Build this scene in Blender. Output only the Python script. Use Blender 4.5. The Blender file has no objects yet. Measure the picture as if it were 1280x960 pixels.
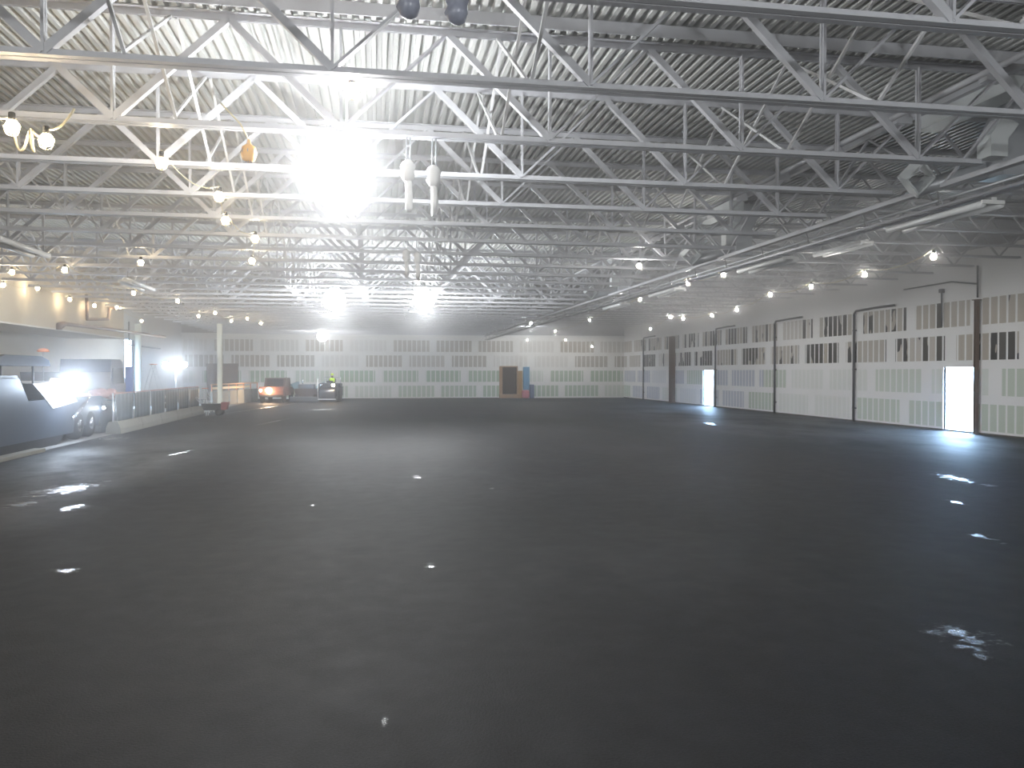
import bpy, bmesh, math, random
from mathutils import Vector, Matrix
random.seed(7)
sc = bpy.context.scene
COL = sc.collection
PI = math.pi

# ------------------------------------------------------------------ camera
CAM = Vector((0, 0, 2.3)); FPX = 1000.0
YAW = math.atan(170 / FPX); PITCH = math.atan(15 / FPX)
FWD = Vector((math.sin(YAW) * math.cos(PITCH), math.cos(YAW) * math.cos(PITCH), -math.sin(PITCH)))
RIGHT = Vector((math.cos(YAW), -math.sin(YAW), 0)); UP = RIGHT.cross(FWD)
cd = bpy.data.cameras.new('camera'); cam = bpy.data.objects.new('camera', cd); COL.objects.link(cam)
cd.sensor_width = 36; cd.lens = 36 * FPX / 1280; cd.clip_end = 300; cd.clip_start = 0.05
M = Matrix((RIGHT, UP, -FWD)).transposed().to_4x4(); M.translation = CAM
cam.matrix_world = M
sc.camera = cam

def ray(px, py): return FWD + RIGHT * ((px - 640) / FPX) + UP * ((480 - py) / FPX)
def at_h(px, py, z):                      # point of the place at height z
    d = ray(px, py); return CAM + d * ((z - CAM.z) / d.z)
def at_x(px, py, x):                      # point on the plane X = x
    d = ray(px, py); return CAM + d * (x / d.x)
def at_y(px, py, y):
    d = ray(px, py); return CAM + d * (y / d.y)

# ------------------------------------------------------------------ materials
def mat(name, col, rough=0.6, metal=0.0, emit=None, es=0.0, noise=0.0, nscale=6.0, spec=0.5, trans=0.0, alpha=1.0):
    m = bpy.data.materials.new(name); m.use_nodes = True
    nt = m.node_tree; b = nt.nodes['Principled BSDF']
    b.inputs['Base Color'].default_value = (*col, 1)
    b.inputs['Roughness'].default_value = rough; b.inputs['Metallic'].default_value = metal
    b.inputs['Specular IOR Level'].default_value = spec
    if trans: b.inputs['Transmission Weight'].default_value = trans
    if alpha < 1: b.inputs['Alpha'].default_value = alpha
    if emit:
        b.inputs['Emission Color'].default_value = (*emit, 1); b.inputs['Emission Strength'].default_value = es
    if noise:
        tc = nt.nodes.new('ShaderNodeTexCoord'); n = nt.nodes.new('ShaderNodeTexNoise')
        n.inputs['Scale'].default_value = nscale; n.inputs['Detail'].default_value = 5
        nt.links.new(tc.outputs['Object'], n.inputs['Vector'])
        mx = nt.nodes.new('ShaderNodeMix'); mx.data_type = 'RGBA'
        nt.links.new(n.outputs['Fac'], mx.inputs[0])
        mx.inputs[6].default_value = (*[c * (1 - noise) for c in col], 1)
        mx.inputs[7].default_value = (*[min(1, c * (1 + noise)) for c in col], 1)
        nt.links.new(mx.outputs[2], b.inputs['Base Color'])
    return m

class NG:
    """small node-graph helper"""
    def __init__(s, nt): s.nt = nt
    def val(s, sock, v):
        if hasattr(v, 'is_output'): s.nt.links.new(v, sock)
        else: sock.default_value = v
    def m(s, op, a, b=None, c=None):
        n = s.nt.nodes.new('ShaderNodeMath'); n.operation = op; s.val(n.inputs[0], a)
        if b is not None: s.val(n.inputs[1], b)
        if c is not None: s.val(n.inputs[2], c)
        return n.outputs[0]
    def mix(s, f, a, b):
        n = s.nt.nodes.new('ShaderNodeMix'); n.data_type = 'RGBA'; s.val(n.inputs[0], f)
        for k, v in ((6, a), (7, b)):
            s.val(n.inputs[k], v if hasattr(v, 'is_output') else (*v, 1))
        return n.outputs[2]
    def comb(s, x, y, z=0.0):
        n = s.nt.nodes.new('ShaderNodeCombineXYZ')
        for k, v in enumerate((x, y, z)): s.val(n.inputs[k], v)
        return n.outputs[0]
    def white(s, v):
        n = s.nt.nodes.new('ShaderNodeTexWhiteNoise'); n.noise_dimensions = '3D'; s.nt.links.new(v, n.inputs['Vector'])
        return n.outputs['Value']
    def noise(s, v, sc_, det=3, rough=.5):
        n = s.nt.nodes.new('ShaderNodeTexNoise'); n.inputs['Scale'].default_value = sc_
        n.inputs['Detail'].default_value = det; n.inputs['Roughness'].default_value = rough
        s.nt.links.new(v, n.inputs['Vector']); return n.outputs['Fac']
    def ramp(s, v, lo, hi):
        n = s.nt.nodes.new('ShaderNodeMapRange'); n.interpolation_type = 'SMOOTHSTEP'
        s.val(n.inputs[0], v); n.inputs[1].default_value = lo; n.inputs[2].default_value = hi
        return n.outputs[0]
    def geo(s):
        n = s.nt.nodes.new('ShaderNodeNewGeometry'); x = s.nt.nodes.new('ShaderNodeSeparateXYZ')
        s.nt.links.new(n.outputs['Position'], x.inputs[0]); return n.outputs['Position'], x.outputs[0], x.outputs[1], x.outputs[2]

def drywall_mat(name, axis, dark_amt, seed, blue=0.0):
    """taped and mudded gypsum board: white joint compound, bare board showing in between"""
    m = bpy.data.materials.new(name); m.use_nodes = True; nt = m.node_tree; g = NG(nt)
    b = nt.nodes['Principled BSDF']; b.inputs['Roughness'].default_value = .85; b.inputs['Specular IOR Level'].default_value = .2
    P, X, Y, Z = g.geo(); u = X if axis == 'x' else Y
    v = g.m('DIVIDE', Z, 1.3); row = g.m('FLOOR', v); fv = g.m('FRACT', v)
    inr = g.m('MULTIPLY', g.m('GREATER_THAN', fv, .11), g.m('LESS_THAN', fv, .86))
    inr = g.m('MULTIPLY', inr, g.m('LESS_THAN', Z, 5.15))
    off = g.m('MULTIPLY', g.m('FRACT', g.m('MULTIPLY', row, .37)), 3.7)
    uu = g.m('DIVIDE', g.m('ADD', g.m('ADD', u, off), 200 + seed), 3.66)
    pan = g.m('FLOOR', uu); fu = g.m('FRACT', uu)
    inp = g.m('MULTIPLY', g.m('GREATER_THAN', fu, .07), g.m('LESS_THAN', fu, .90))
    su = g.m('DIVIDE', g.m('ADD', u, 200.0), .406); st = g.m('FLOOR', su); fs = g.m('FRACT', su)
    ins = g.m('GREATER_THAN', fs, .22)
    rp = g.white(g.comb(pan, row, 1.3 + seed)); rs = g.white(g.comb(st, row, 5.1 + seed)); rc = g.white(g.comb(pan, row, 9.7 + seed))
    # board colour: green moisture board low down, tan and grey board above
    low = g.m('LESS_THAN', row, 1.5)
    green = g.mix(rc, (.38, .50, .35), (.46, .54, .42))
    tan = g.mix(rc, (.47, .42, .35), (.48, .45, .40))
    lowc = g.mix(g.m('MULTIPLY', g.m('GREATER_THAN', rc, .3), g.m('GREATER_THAN', Y, 43.0)), green, (.38, .42, .53)) if blue else green
    board = g.mix(low, tan, lowc)
    strength = g.m('ADD', .25, g.m('MULTIPLY', g.ramp(rp, .1, .5), .65))
    mk = g.m('MULTIPLY', g.m('MULTIPLY', inr, inp), ins)
    strp = g.m('MULTIPLY', g.m('MULTIPLY', mk, strength), g.m('SUBTRACT', 1.0, g.m('MULTIPLY', low, .3 if axis == 'y' else 0.0)))
    col = g.mix(strp, (.86, .85, .82) if axis == 'x' else (.90, .90, .895), board)
    if dark_amt:
        nz = g.noise(g.comb(u, g.m('MULTIPLY', Z, .5)), .33, 4, .6)
        dk = g.m('MULTIPLY', g.m('GREATER_THAN', g.m('ADD', rs, g.m('MULTIPLY', g.m('SUBTRACT', nz, .5), 3.2)), 1.0 - dark_amt), g.m('GREATER_THAN', row, 1.5))
        if axis == 'y': dk = g.m('MULTIPLY', dk, g.m('LESS_THAN', Y, 66.0))
        dk = g.m('MULTIPLY', dk, mk)
        col = g.mix(dk, col, g.mix(rs, (.015, .018, .025), (.12, .115, .105)))
    mud = g.noise(P, .35, 4)
    col = g.mix(g.m('MULTIPLY', g.ramp(mud, .45, .75), .12), col, (.58, .55, .51))
    nt.links.new(col, b.inputs['Base Color'])
    return m

def asphalt_mat():
    m = bpy.data.materials.new('asphalt'); m.use_nodes = True; nt = m.node_tree; g = NG(nt)
    b = nt.nodes['Principled BSDF']
    P, X, Y, Z = g.geo()
    fine = g.noise(P, 55, 3, .7); mid = g.noise(P, 3.0, 4, .6)
    big = g.noise(g.comb(g.m('MULTIPLY', X, 1.0), g.m('MULTIPLY', Y, .25)), .55, 3)
    lane = g.m('FRACT', g.m('DIVIDE', g.m('ADD', X, 30.9), 3.1))
    seam = g.m('LESS_THAN', g.m('ABSOLUTE', g.m('SUBTRACT', lane, .5)), .006)
    c = g.mix(g.ramp(fine, .3, .75), (.009, .009, .0095), (.029, .029, .0302))
    c = g.mix(g.m('MULTIPLY', g.ramp(big, .35, .7), .5), c, (.027, .026, .026))
    c = g.mix(g.m('MULTIPLY', seam, .12), c, (.012, .012, .012))
    li = g.white(g.comb(g.m('FLOOR', g.m('DIVIDE', g.m('ADD', X, 29.35), 3.1)), 2.0, 1.0))
    c = g.mix(g.m('MULTIPLY', g.m('SUBTRACT', 1.0, li), .38), c, (.012, .012, .0125))
    dust = g.noise(g.comb(g.m('MULTIPLY', X, .6), g.m('MULTIPLY', Y, .35), 4.0), .8, 6, .62)
    c = g.mix(g.m('MULTIPLY', g.ramp(dust, .46, .72), .5), c, (.046, .046, .049))
    # wet smears left by the rollers
    wet = None
    wn = g.noise(g.comb(g.m('MULTIPLY', X, .8), g.m('MULTIPLY', Y, .9)), 5.5, 6, .7)
    for cx, cy, rx, ry, a in WET:
        dx = g.m('SUBTRACT', X, cx); dy = g.m('SUBTRACT', Y, cy)
        ca, sa = math.cos(a), math.sin(a)
        e1 = g.m('DIVIDE', g.m('ADD', g.m('MULTIPLY', dx, ca), g.m('MULTIPLY', dy, sa)), rx)
        e2 = g.m('DIVIDE', g.m('SUBTRACT', g.m('MULTIPLY', dy, ca), g.m('MULTIPLY', dx, sa)), ry)
        r = g.m('SQRT', g.m('ADD', g.m('MULTIPLY', e1, e1), g.m('MULTIPLY', e2, e2)))
        w = g.m('SUBTRACT', 1.0, r)
        wet = w if wet is None else g.m('MAXIMUM', wet, w)
    wetm = g.ramp(g.m('ADD', g.m('MULTIPLY', wn, 2.6), g.m('MULTIPLY', g.m('MAXIMUM', wet, -1.0), .75)), 1.62, 2.1)
    c = g.mix(wetm, c, (.010, .010, .011))
    # oily sheen where the mat is freshest
    sheen = None
    for cx, cy, rx, ry in SHEEN:
        e1 = g.m('DIVIDE', g.m('SUBTRACT', X, cx), rx); e2 = g.m('DIVIDE', g.m('SUBTRACT', Y, cy), ry)
        q = g.ramp(g.m('SUBTRACT', 1.0, g.m('SQRT', g.m('ADD', g.m('MULTIPLY', e1, e1), g.m('MULTIPLY', e2, e2)))), 0.0, .7)
        sheen = q if sheen is None else g.m('MAXIMUM', sheen, q)
    sheen = g.m('MULTIPLY', sheen, g.ramp(dust, .25, .6))
    nt.links.new(c, b.inputs['Base Color'])
    ro = g.m('ADD', .58, g.m('MULTIPLY', mid, .2))
    ro = g.m('SUBTRACT', ro, g.m('MULTIPLY', wetm, .52))
    ro = g.m('MAXIMUM', .06, g.m('SUBTRACT', ro, g.m('MULTIPLY', sheen, .16)))
    nt.links.new(ro, b.inputs['Roughness'])
    nt.links.new(g.m('ADD', g.m('ADD', .18, g.m('MULTIPLY', sheen, .35)), g.m('MULTIPLY', wetm, .40)), b.inputs['Specular IOR Level'])
    bp = nt.nodes.new('ShaderNodeBump'); bp.inputs['Distance'].default_value = .02
    nt.links.new(g.m('SUBTRACT', .35, g.m('MULTIPLY', wetm, .25)), bp.inputs['Strength'])
    nt.links.new(g.m('ADD', fine, g.m('MULTIPLY', mid, .8)), bp.inputs['Height']); nt.links.new(bp.outputs[0], b.inputs['Normal'])
    return m

WET = []
SHEEN = [(-7.0, 20.0, 3.4, 15.0), (18.0, 34.0, 7.0, 24.0)]
for px, py, wpx, hpx in ((80, 612, 52, 13), (92, 634, 30, 7), (28, 630, 22, 7), (85, 714, 34, 6), (225, 566, 12, 5), (538, 709, 14, 8), (522, 596, 16, 3), (614, 611, 8, 3),
                         (1195, 598, 24, 9), (1236, 606, 16, 3), (1232, 672, 20, 8), (1196, 628, 14, 5), (1230, 822, 22, 10), (1200, 795, 60, 22), (480, 905, 9, 20), (391, 631, 10, 3), (130, 548, 45, 3), (343, 508, 7, 12), (342, 527, 6, 6), (402, 512, 26, 2), (890, 530, 10, 3)):
    p = at_h(px, py, 0); q = at_h(px + wpx, py, 0); r = at_h(px, py - hpx, 0)
    WET.append((p.x, p.y, (q - p).length, (r - p).length, -YAW))

STEEL = mat('joist_paint', (.58, .585, .62), .5, noise=.08, nscale=2)
DARKST = mat('galvanised_rod', (.30, .30, .32), .4, .5)
BRIDGE = mat('bridging_paint', (.78, .78, .79), .4)
DECK = mat('deck_paint', (.66, .665, .65), .6, noise=.06, nscale=1.2)
DECKR = mat('dark_grey_deck', (.30, .31, .33), .5, .2)  # right bay deck, a darker grey than the main deck
STEELR = mat('dark_grey_joist', (.40, .41, .43), .5)  # right bay joists, a darker grey than the main joists
GALV = mat('galvanised_duct', (.55, .57, .60), .38, .45, noise=.12, nscale=4)
GALVL = mat('duct_liner_white', (.72, .75, .76), .5)
WHITE = mat('white_paint', (.84, .84, .83), .5)
CREAM = mat('cream_paint', (.74, .71, .58), .55)
BEIGE = mat('beige_board', (.64, .58, .48), .8, noise=.1, nscale=.8)
CONC = mat('concrete', (.30, .29, .25), .85, noise=.18, nscale=3)
CONCF = mat('concrete_slab', (.30, .29, .28), .8, noise=.15, nscale=1.5)
BLACK = mat('black_rubber', (.015, .015, .017), .7)
NAVY = mat('machine_dark_paint', (.05, .065, .09), .45, noise=.15, nscale=5)
GREYM = mat('machine_grey_paint', (.16, .18, .21), .45, noise=.1)
PALE = mat('machine_pale_panel', (.80, .82, .84), .35)
CHROME = mat('chrome', (.8, .8, .82), .15, 1.0)
ORANGE = mat('orange_plastic', (.80, .25, .08), .55)
RED = mat('red_plastic', (.30, .06, .06), .5)
PIPE = mat('brown_pipe', (.16, .09, .06), .5)
PIPED = mat('dark_grey_pipe', (.10, .10, .11), .5)
BROWNST = mat('brown_primed_steel', (.17, .12, .09), .6)
WOOD = mat('bare_wood', (.40, .25, .14), .7, noise=.2, nscale=3)
PLY = mat('plywood', (.44, .28, .12), .7, noise=.15, nscale=4)
DOORB = mat('dark_brown_door', (.045, .025, .017), .55)
BLUEB = mat('blue_board', (.14, .32, .50), .6, noise=.12, nscale=3)
SLATE = mat('slate_blue_plastic', (.13, .17, .27), .6)
PINK = mat('pink_sack', (.62, .24, .28), .8, noise=.15)
HIVIS = mat('hi_vis_vest', (.50, .75, .03), .7)
SKIN = mat('skin', (.45, .27, .2), .6)
CLOTH = mat('dark_work_clothes', (.03, .035, .05), .8)
SHEET = mat('plastic_sheeting', (.10, .13, .15), .3, noise=.5, nscale=2.6)
WRAP = mat('wrapped_plastic', (.30, .32, .40), .25, noise=.4, nscale=14)
SLEEVE = mat('white_sleeve', (.80, .80, .80), .5)
YELCORD = mat('yellow_cord', (.66, .58, .38), .5)
AMBER = mat('amber_guard', (.75, .42, .12), .45)
BULB = mat('bulb_glow', (1, .9, .7), .4, emit=(1, .80, .52), es=220)
BULBW = mat('white_bulb_glow', (1, .97, .9), .4, emit=(1, .97, .93), es=640)
FLOOD = mat('flood_diffuser', (1, 1, 1), .4, emit=(.95, .98, 1), es=60)
HEAD = mat('headlamp_glow', (1, .9, .8), .4, emit=(1, .70, .42), es=160)
LEDM = mat('led_glow', (1, 1, 1), .4, emit=(.82, .91, 1), es=90)
TUBE = mat('fluorescent_tube', (.86, .87, .88), .3)
ASPH = asphalt_mat()
DRYR = drywall_mat('drywall_right', 'y', .5, 0.0, 1.0)
DRYB = drywall_mat('drywall_back', 'x', 0, 3.3)
DRYL = mat('drywall_left', (.74, .73, .70), .85, noise=.07, nscale=.7)

# ------------------------------------------------------------------ mesh builder
class MB:
    def __init__(s): s.v = []; s.f = []; s.sm = []
    def add(s, vs, fs, smooth=False):
        o = len(s.v); s.v += [tuple(p) for p in vs]; s.f += [tuple(i + o for i in q) for q in fs]; s.sm += [smooth] * len(fs); return s
    def box(s, x0, x1, y0, y1, z0, z1, bev=0.0):
        if bev <= 0:
            vs = [(x, y, z) for z in (z0, z1) for y in (y0, y1) for x in (x0, x1)]
            return s.add(vs, [(0, 2, 3, 1), (4, 5, 7, 6), (0, 1, 5, 4), (2, 6, 7, 3), (0, 4, 6, 2), (1, 3, 7, 5)])
        bm = bmesh.new(); bmesh.ops.create_cube(bm, size=1)
        for v in bm.verts:
            v.co = Vector(((x0 + x1) / 2 + v.co.x * (x1 - x0), (y0 + y1) / 2 + v.co.y * (y1 - y0), (z0 + z1) / 2 + v.co.z * (z1 - z0)))
        bmesh.ops.bevel(bm, geom=bm.edges[:], offset=bev, segments=2, affect='EDGES', profile=.5)
        return s.bm(bm)
    def bm(s, bm, mt=None, smooth=False):
        bm.verts.index_update()
        s.add([(mt @ v.co if mt else v.co) for v in bm.verts], [[v.index for v in f.verts] for f in bm.faces], smooth); bm.free(); return s
    def bar(s, p, q, w, h=None, up=(0, 0, 1)):
        p = Vector(p); q = Vector(q); h = h or w; d = (q - p).normalized(); u = Vector(up)
        if abs(d.dot(u)) > .98: u = Vector((0, 1, 0))
        a = d.cross(u).normalized() * w / 2; b = a.cross(d).normalized() * h / 2
        vs = [c + i * a + j * b for c in (p, q) for i, j in ((-1, -1), (1, -1), (1, 1), (-1, 1))]
        return s.add(vs, [(0, 3, 2, 1), (4, 5, 6, 7), (0, 1, 5, 4), (1, 2, 6, 5), (2, 3, 7, 6), (3, 0, 4, 7)])
    def tube(s, pts, r, n=8, cap=True):
        pts = [Vector(p) for p in pts]; rs = r if isinstance(r, (list, tuple)) else [r] * len(pts)
        vs = []; fs = []; ref = None
        for i, p in enumerate(pts):
            d = (pts[min(i + 1, len(pts) - 1)] - pts[max(i - 1, 0)]).normalized()
            if ref is None: ref = Vector((0, 0, 1)) if abs(d.z) < .9 else Vector((1, 0, 0))
            a = d.cross(ref).normalized(); b = a.cross(d).normalized(); ref = b
            for k in range(n):
                t = 2 * PI * k / n; vs.append(p + (a * math.cos(t) + b * math.sin(t)) * rs[i])
        for i in range(len(pts) - 1):
            for k in range(n):
                k2 = (k + 1) % n; fs.append((i * n + k, i * n + k2, (i + 1) * n + k2, (i + 1) * n + k))
        if cap: fs += [tuple(range(n - 1, -1, -1)), tuple((len(pts) - 1) * n + k for k in range(n))]
        return s.add(vs, fs, True)
    def lathe(s, prof, n=16, c=(0, 0, 0), axis='z'):
        vs = []; fs = []
        for r, z in prof:
            for k in range(n):
                t = 2 * PI * k / n; x, y = r * math.cos(t), r * math.sin(t)
                p = {'z': (x, y, z), 'x': (z, x, y), 'y': (y, z, x)}[axis]
                vs.append((p[0] + c[0], p[1] + c[1], p[2] + c[2]))
        for i in range(len(prof) - 1):
            for k in range(n):
                k2 = (k + 1) % n; fs.append((i * n + k, i * n + k2, (i + 1) * n + k2, (i + 1) * n + k))
        fs += [tuple(range(n - 1, -1, -1)), tuple((len(prof) - 1) * n + k for k in range(n))]
        return s.add(vs, fs, True)
    def ball(s, c, r, sx=1, sy=1, sz=1, n=12):
        pr = [(max(1e-4, r * math.sin(PI * i / 8)), -r * math.cos(PI * i / 8)) for i in range(9)]
        o = len(s.v); s.lathe(pr, n)
        s.v[o:] = [(c[0] + v[0] * sx, c[1] + v[1] * sy, c[2] + v[2] * sz) for v in s.v[o:]]; return s
    def prism(s, poly, a0, a1, axis='x'):
        """extrude polygon (two coords) along axis"""
        mk = {'x': lambda a, p: (a, p[0], p[1]), 'y': lambda a, p: (p[0], a, p[1]), 'z': lambda a, p: (p[0], p[1], a)}[axis]
        n = len(poly); vs = [mk(a0, p) for p in poly] + [mk(a1, p) for p in poly]
        fs = [tuple(range(n)), tuple(range(2 * n - 1, n - 1, -1))] + [(k, n + k, n + (k + 1) % n, (k + 1) % n) for k in range(n)]
        return s.add(vs, fs)
    def mesh(s, name, m):
        me = bpy.data.meshes.new(name); me.from_pydata(s.v, [], s.f)
        me.polygons.foreach_set('use_smooth', s.sm); me.materials.append(m)
        bm = bmesh.new(); bm.from_mesh(me); bmesh.ops.recalc_face_normals(bm, faces=bm.faces); bm.to_mesh(me); bm.free()
        return me
    def obj(s, name, m, parent=None, loc=(0, 0, 0), rz=0, label=None):
        o = bpy.data.objects.new(name, s.mesh(name, m)); COL.objects.link(o); o.location = loc; o.rotation_euler.z = rz
        if parent: o.parent = parent
        if label: o['label'] = label
        return o

def tag(o, label, cat, group=None, kind=None):
    o['label'] = label; o['category'] = cat
    if group: o['group'] = group
    if kind: o['kind'] = kind
    return o
def thing(name, label, cat, loc=(0, 0, 0), rz=0, group=None):
    o = bpy.data.objects.new(name, None); COL.objects.link(o); o.location = loc; o.rotation_euler.z = rz; o.empty_display_size = .2
    return tag(o, label, cat, group)
def struct(o, label=None):
    o['kind'] = 'structure'
    if label: o['label'] = label
    return o
def kids(o): return [c for c in COL.objects if c.parent == o]
PROTO = {}
def dup(root, label, loc, rz=0, group=None):
    r = root.copy(); COL.objects.link(r); r.location = loc; r.rotation_euler.z = rz; r['label'] = label
    if group: r['group'] = group
    for ch in root.children:
        c = ch.copy(); COL.objects.link(c); c.parent = r
        for gch in ch.children:
            d = gch.copy(); COL.objects.link(d); d.parent = c
    return r
def place(o, loc, rz=0):
    o.location = loc; o.rotation_euler.z = rz; return o
def light(name, loc, power, col, r, parent=None):
    l = bpy.data.lights.new(name, 'POINT'); l.energy = power; l.color = col; l.shadow_soft_size = r
    o = bpy.data.objects.new(name, l); COL.objects.link(o); o.location = loc
    if parent: o.parent = parent
    return o
ORD = ['', 'first', 'second', 'third', 'fourth', 'fifth', 'sixth', 'seventh', 'eighth', 'ninth', 'tenth', 'eleventh', 'twelfth', 'thirteenth', 'fourteenth', 'fifteenth', 'sixteenth',
       'seventeenth', 'eighteenth', 'nineteenth', 'twentieth', 'twenty-first', 'twenty-second', 'twenty-third', 'twenty-fourth', 'twenty-fifth', 'twenty-sixth', 'twenty-seventh', 'twenty-eighth',
       'twenty-ninth', 'thirtieth', 'thirty-first', 'thirty-second', 'thirty-third']

# ------------------------------------------------------------------ room shell
XL, XR, YB, YF = -15.7, 22.0, 69.3, -10.0
ZB, ZT, ZD = 5.4, 6.85, 6.86      # bottom of bottom chord, top of top chord, underside of deck
XG = 9.3                          # girder line
XW = -13.0                        # face of the beige bulkhead that carries the left joist ends
struct(MB().box(-9.6, XR + .3, YF - .3, YB + .3, -.2, 0).obj('floor', ASPH), 'freshly laid black asphalt floor')
struct(MB().box(XL - .3, -9.6, YF - .3, YB + .3, -.2, 0).obj('floor_slab', CONCF), 'grey concrete slab along the left side')

def wall_with_holes(name, axis, face, out, a0, a1, z1, holes, m):
    b = MB(); lo, hi = min(face, out), max(face, out); cur = a0
    def bx(p, q, z0, z2):
        if q - p < 1e-4 or z2 - z0 < 1e-4: return
        b.box(lo, hi, p, q, z0, z2) if axis == 'y' else b.box(p, q, lo, hi, z0, z2)
    for h0, h1, hz0, hz1 in sorted(holes):
        bx(cur, h0, 0, z1); bx(h0, h1, hz1, z1); bx(h0, h1, 0, hz0); cur = h1
    bx(cur, a1, 0, z1)
    return struct(b.obj(name, m))
D1 = (26.42, 28.15, 0, 2.48); D2 = (49.9, 51.6, 0, 2.42)
wall_with_holes('wall_right', 'y', XR, XR + .09, YF - .3, YB + .3, 7.1, [D1, D2], DRYR)
p0 = at_y(628, 470, YB).x; p1 = at_y(646, 470, YB).x
q0 = at_y(258, 470, YB).x; q1 = at_y(298, 470, YB).x
wall_with_holes('wall_back', 'x', YB, YB + .3, XL, XR, 7.1, [(p0, p1, .35, 2.72), (q0, q1, 0, 3.0)], DRYB)
DL = (54.0, 56.6, 0, 4.4)
wall_with_holes('wall_left', 'y', XL, XL - .3, YF - .3, YB + .3, 7.1, [DL], DRYL)
struct(MB().box(XL, XR, YF - .3, YF, 0, 7.1).obj('wall_front', DRYL))
struct(MB().box(XL, XW, YF, 44.7, 4.09, ZD).obj('wall_bulkhead', BEIGE), 'beige upper wall band on the left')
struct(MB().box(XL, XW + .02, YF, 44.72, 4.03, 4.09).obj('trim_1', WHITE), 'white underside along the beige upper wall')
struct(MB().box(XL - 60, XR + 60, YF - 60, YB + 60, -.5, -.25).obj('ground', CONC))
# corrugated roof deck
def deck(x0, x1, name, m, lab):
    b = MB(); per = .1524; x = x0; prof = []
    while x < x1:
        prof += [(x, 0), (x + .062, 0), (x + .070, .085), (x + .144, .085)]; x += per
    vs = []; fs = []; n = len(prof)
    for yy in (YF - .3, YB + .3): vs += [(px_, yy, ZD + pz) for px_, pz in prof]
    for i in range(n - 1): fs.append((i, i + 1, n + i + 1, n + i))
    b.add(vs, fs); struct(b.obj(name, m), lab); return x
xr_ = deck(XL - .2, XG + .1, 'ceiling', DECK, 'pale painted corrugated steel roof deck')
deck(xr_ - .008, XR + .2, 'ceiling_right', DECKR, 'darker grey corrugated steel roof deck over the right-hand bay')
struct(MB().box(XL - .3, XR + .3, YF - .3, YB + .3, ZD + .12, ZD + .3).obj('ceiling_roofing', CONC))
struct(MB().box(XL, XR, YB - .05, YB, 5.5, ZD).obj('wall_back_upper', mat('upper_wall_grey', (.30, .30, .31), .8)), 'grey upper band of the back wall')
struct(MB().box(XL, XR, YB - .3, YB, 5.36, 5.52).obj('trim_2', WHITE), 'pale steel ledge along the top of the back wall')
# doorways in the right wall: frame, with the leaf swung out of the way
for k, d in enumerate((D1, D2)):
    b = MB()
    b.box(XR - .02, XR + .1, d[0] - .05, d[0], 0, d[3] + .05).box(XR - .02, XR + .1, d[1], d[1] + .05, 0, d[3] + .05).box(XR - .02, XR + .1, d[0], d[1], d[3], d[3] + .05)
    struct(b.obj('door_%d' % (k + 1), WHITE), 'bright open doorway to daylight in the right wall, %s' % ('nearer the camera' if k == 0 else 'farther from the camera'))
b = MB(); b.box(p0 - .28, p0, YB - .05, YB + .2, .05, 2.8).box(p1, p1 + .08, YB - .05, YB + .2, .05, 2.8).box(p0 - .28, p1 + .08, YB - .05, YB + .2, 2.72, 2.82).box(p0 - .28, p1 + .25, YB - .4, YB + .2, .02, .35)
d3 = struct(b.obj('door_3', WOOD), 'timber framed dark doorway in the back wall')
struct(MB().box(p0, p1, YB + .16, YB + .22, .35, 2.72).obj('door_panel', DOORB, d3))
b = MB()
for k in range(9): b.box(q0, q1, YB + .12 + .02 * (k % 2), YB + .2, k * 3.0 / 9, (k + 1) * 3.0 / 9)
struct(b.obj('door_4', mat('rollup_brown', (.20, .14, .11), .6)), 'brown roll-up door in the back wall behind a cream column')
b = MB(); b.box(XL - .3, XL + .03, DL[0] - .08, DL[0], 0, DL[3]).box(XL - .3, XL + .03, DL[1], DL[1] + .08, 0, DL[3]).box(XL - .3, XL + .03, DL[0] - .08, DL[1] + .08, DL[3], DL[3] + .1)
struct(b.obj('door_5', WHITE), 'tall bright doorway in the left wall')
struct(MB().box(XR - .02, XR, YF, YB, 0, .06).obj('baseboard_right', mat('base_dark', (.10, .09, .08), .8)))
struct(MB().box(XL, p0 - .3, YB - .02, YB, 0, .06).obj('baseboard_back', mat('base_dark_back', (.10, .09, .08), .8)))

# ------------------------------------------------------------------ roof joists of the middle bay
NODE0 = -3.22; PAN = 2.78
bnodes = [NODE0 + PAN * k for k in range(-3, 5)]
tnodes = [NODE0 + PAN * (k + .5) for k in range(-4, 5)]
J0 = 6.5; SP = 2.1
jy = [J0 + SP * k for k in range(-4, 30)]
def double_angle(b, x0, x1, z, leg, up):
    """two angles back to back; up=+1: standing legs rise from z"""
    t = .012
    for s in (-1, 1):
        y0, y1 = sorted((s * .012, s * (.012 + leg))); b.box(x0, x1, y0, y1, min(z, z + up * t), max(z, z + up * t))
        y0, y1 = sorted((s * .012, s * (.012 + t))); b.box(x0, x1, y0, y1, min(z + up * t, z + up * leg), max(z + up * t, z + up * leg))
me_tc = MB(); double_angle(me_tc, XW + .02, XG - .02, ZT, .085, -1); me_tc = me_tc.mesh('top_chord', STEEL)
me_bc = MB(); double_angle(me_bc, bnodes[0] - .9, XG - .35, ZB, .085, 1); me_bc = me_bc.mesh('bottom_chord', STEEL)
def diag_thick():
    b = MB(); b.bar((0, -.028, 0), (-PAN / 2, -.028, 1.33), .045, .075, (0, 1, 0)); b.bar((0, .028, 0), (-PAN / 2, .028, 1.33), .045, .075, (0, 1, 0)); return b
me_dk = MB(); me_dk.bar((0, 0, 0), (-PAN / 2, 0, 1.33), .085, .085, (0, 1, 0)); me_dk = me_dk.mesh('diagonal', STEEL)
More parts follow.
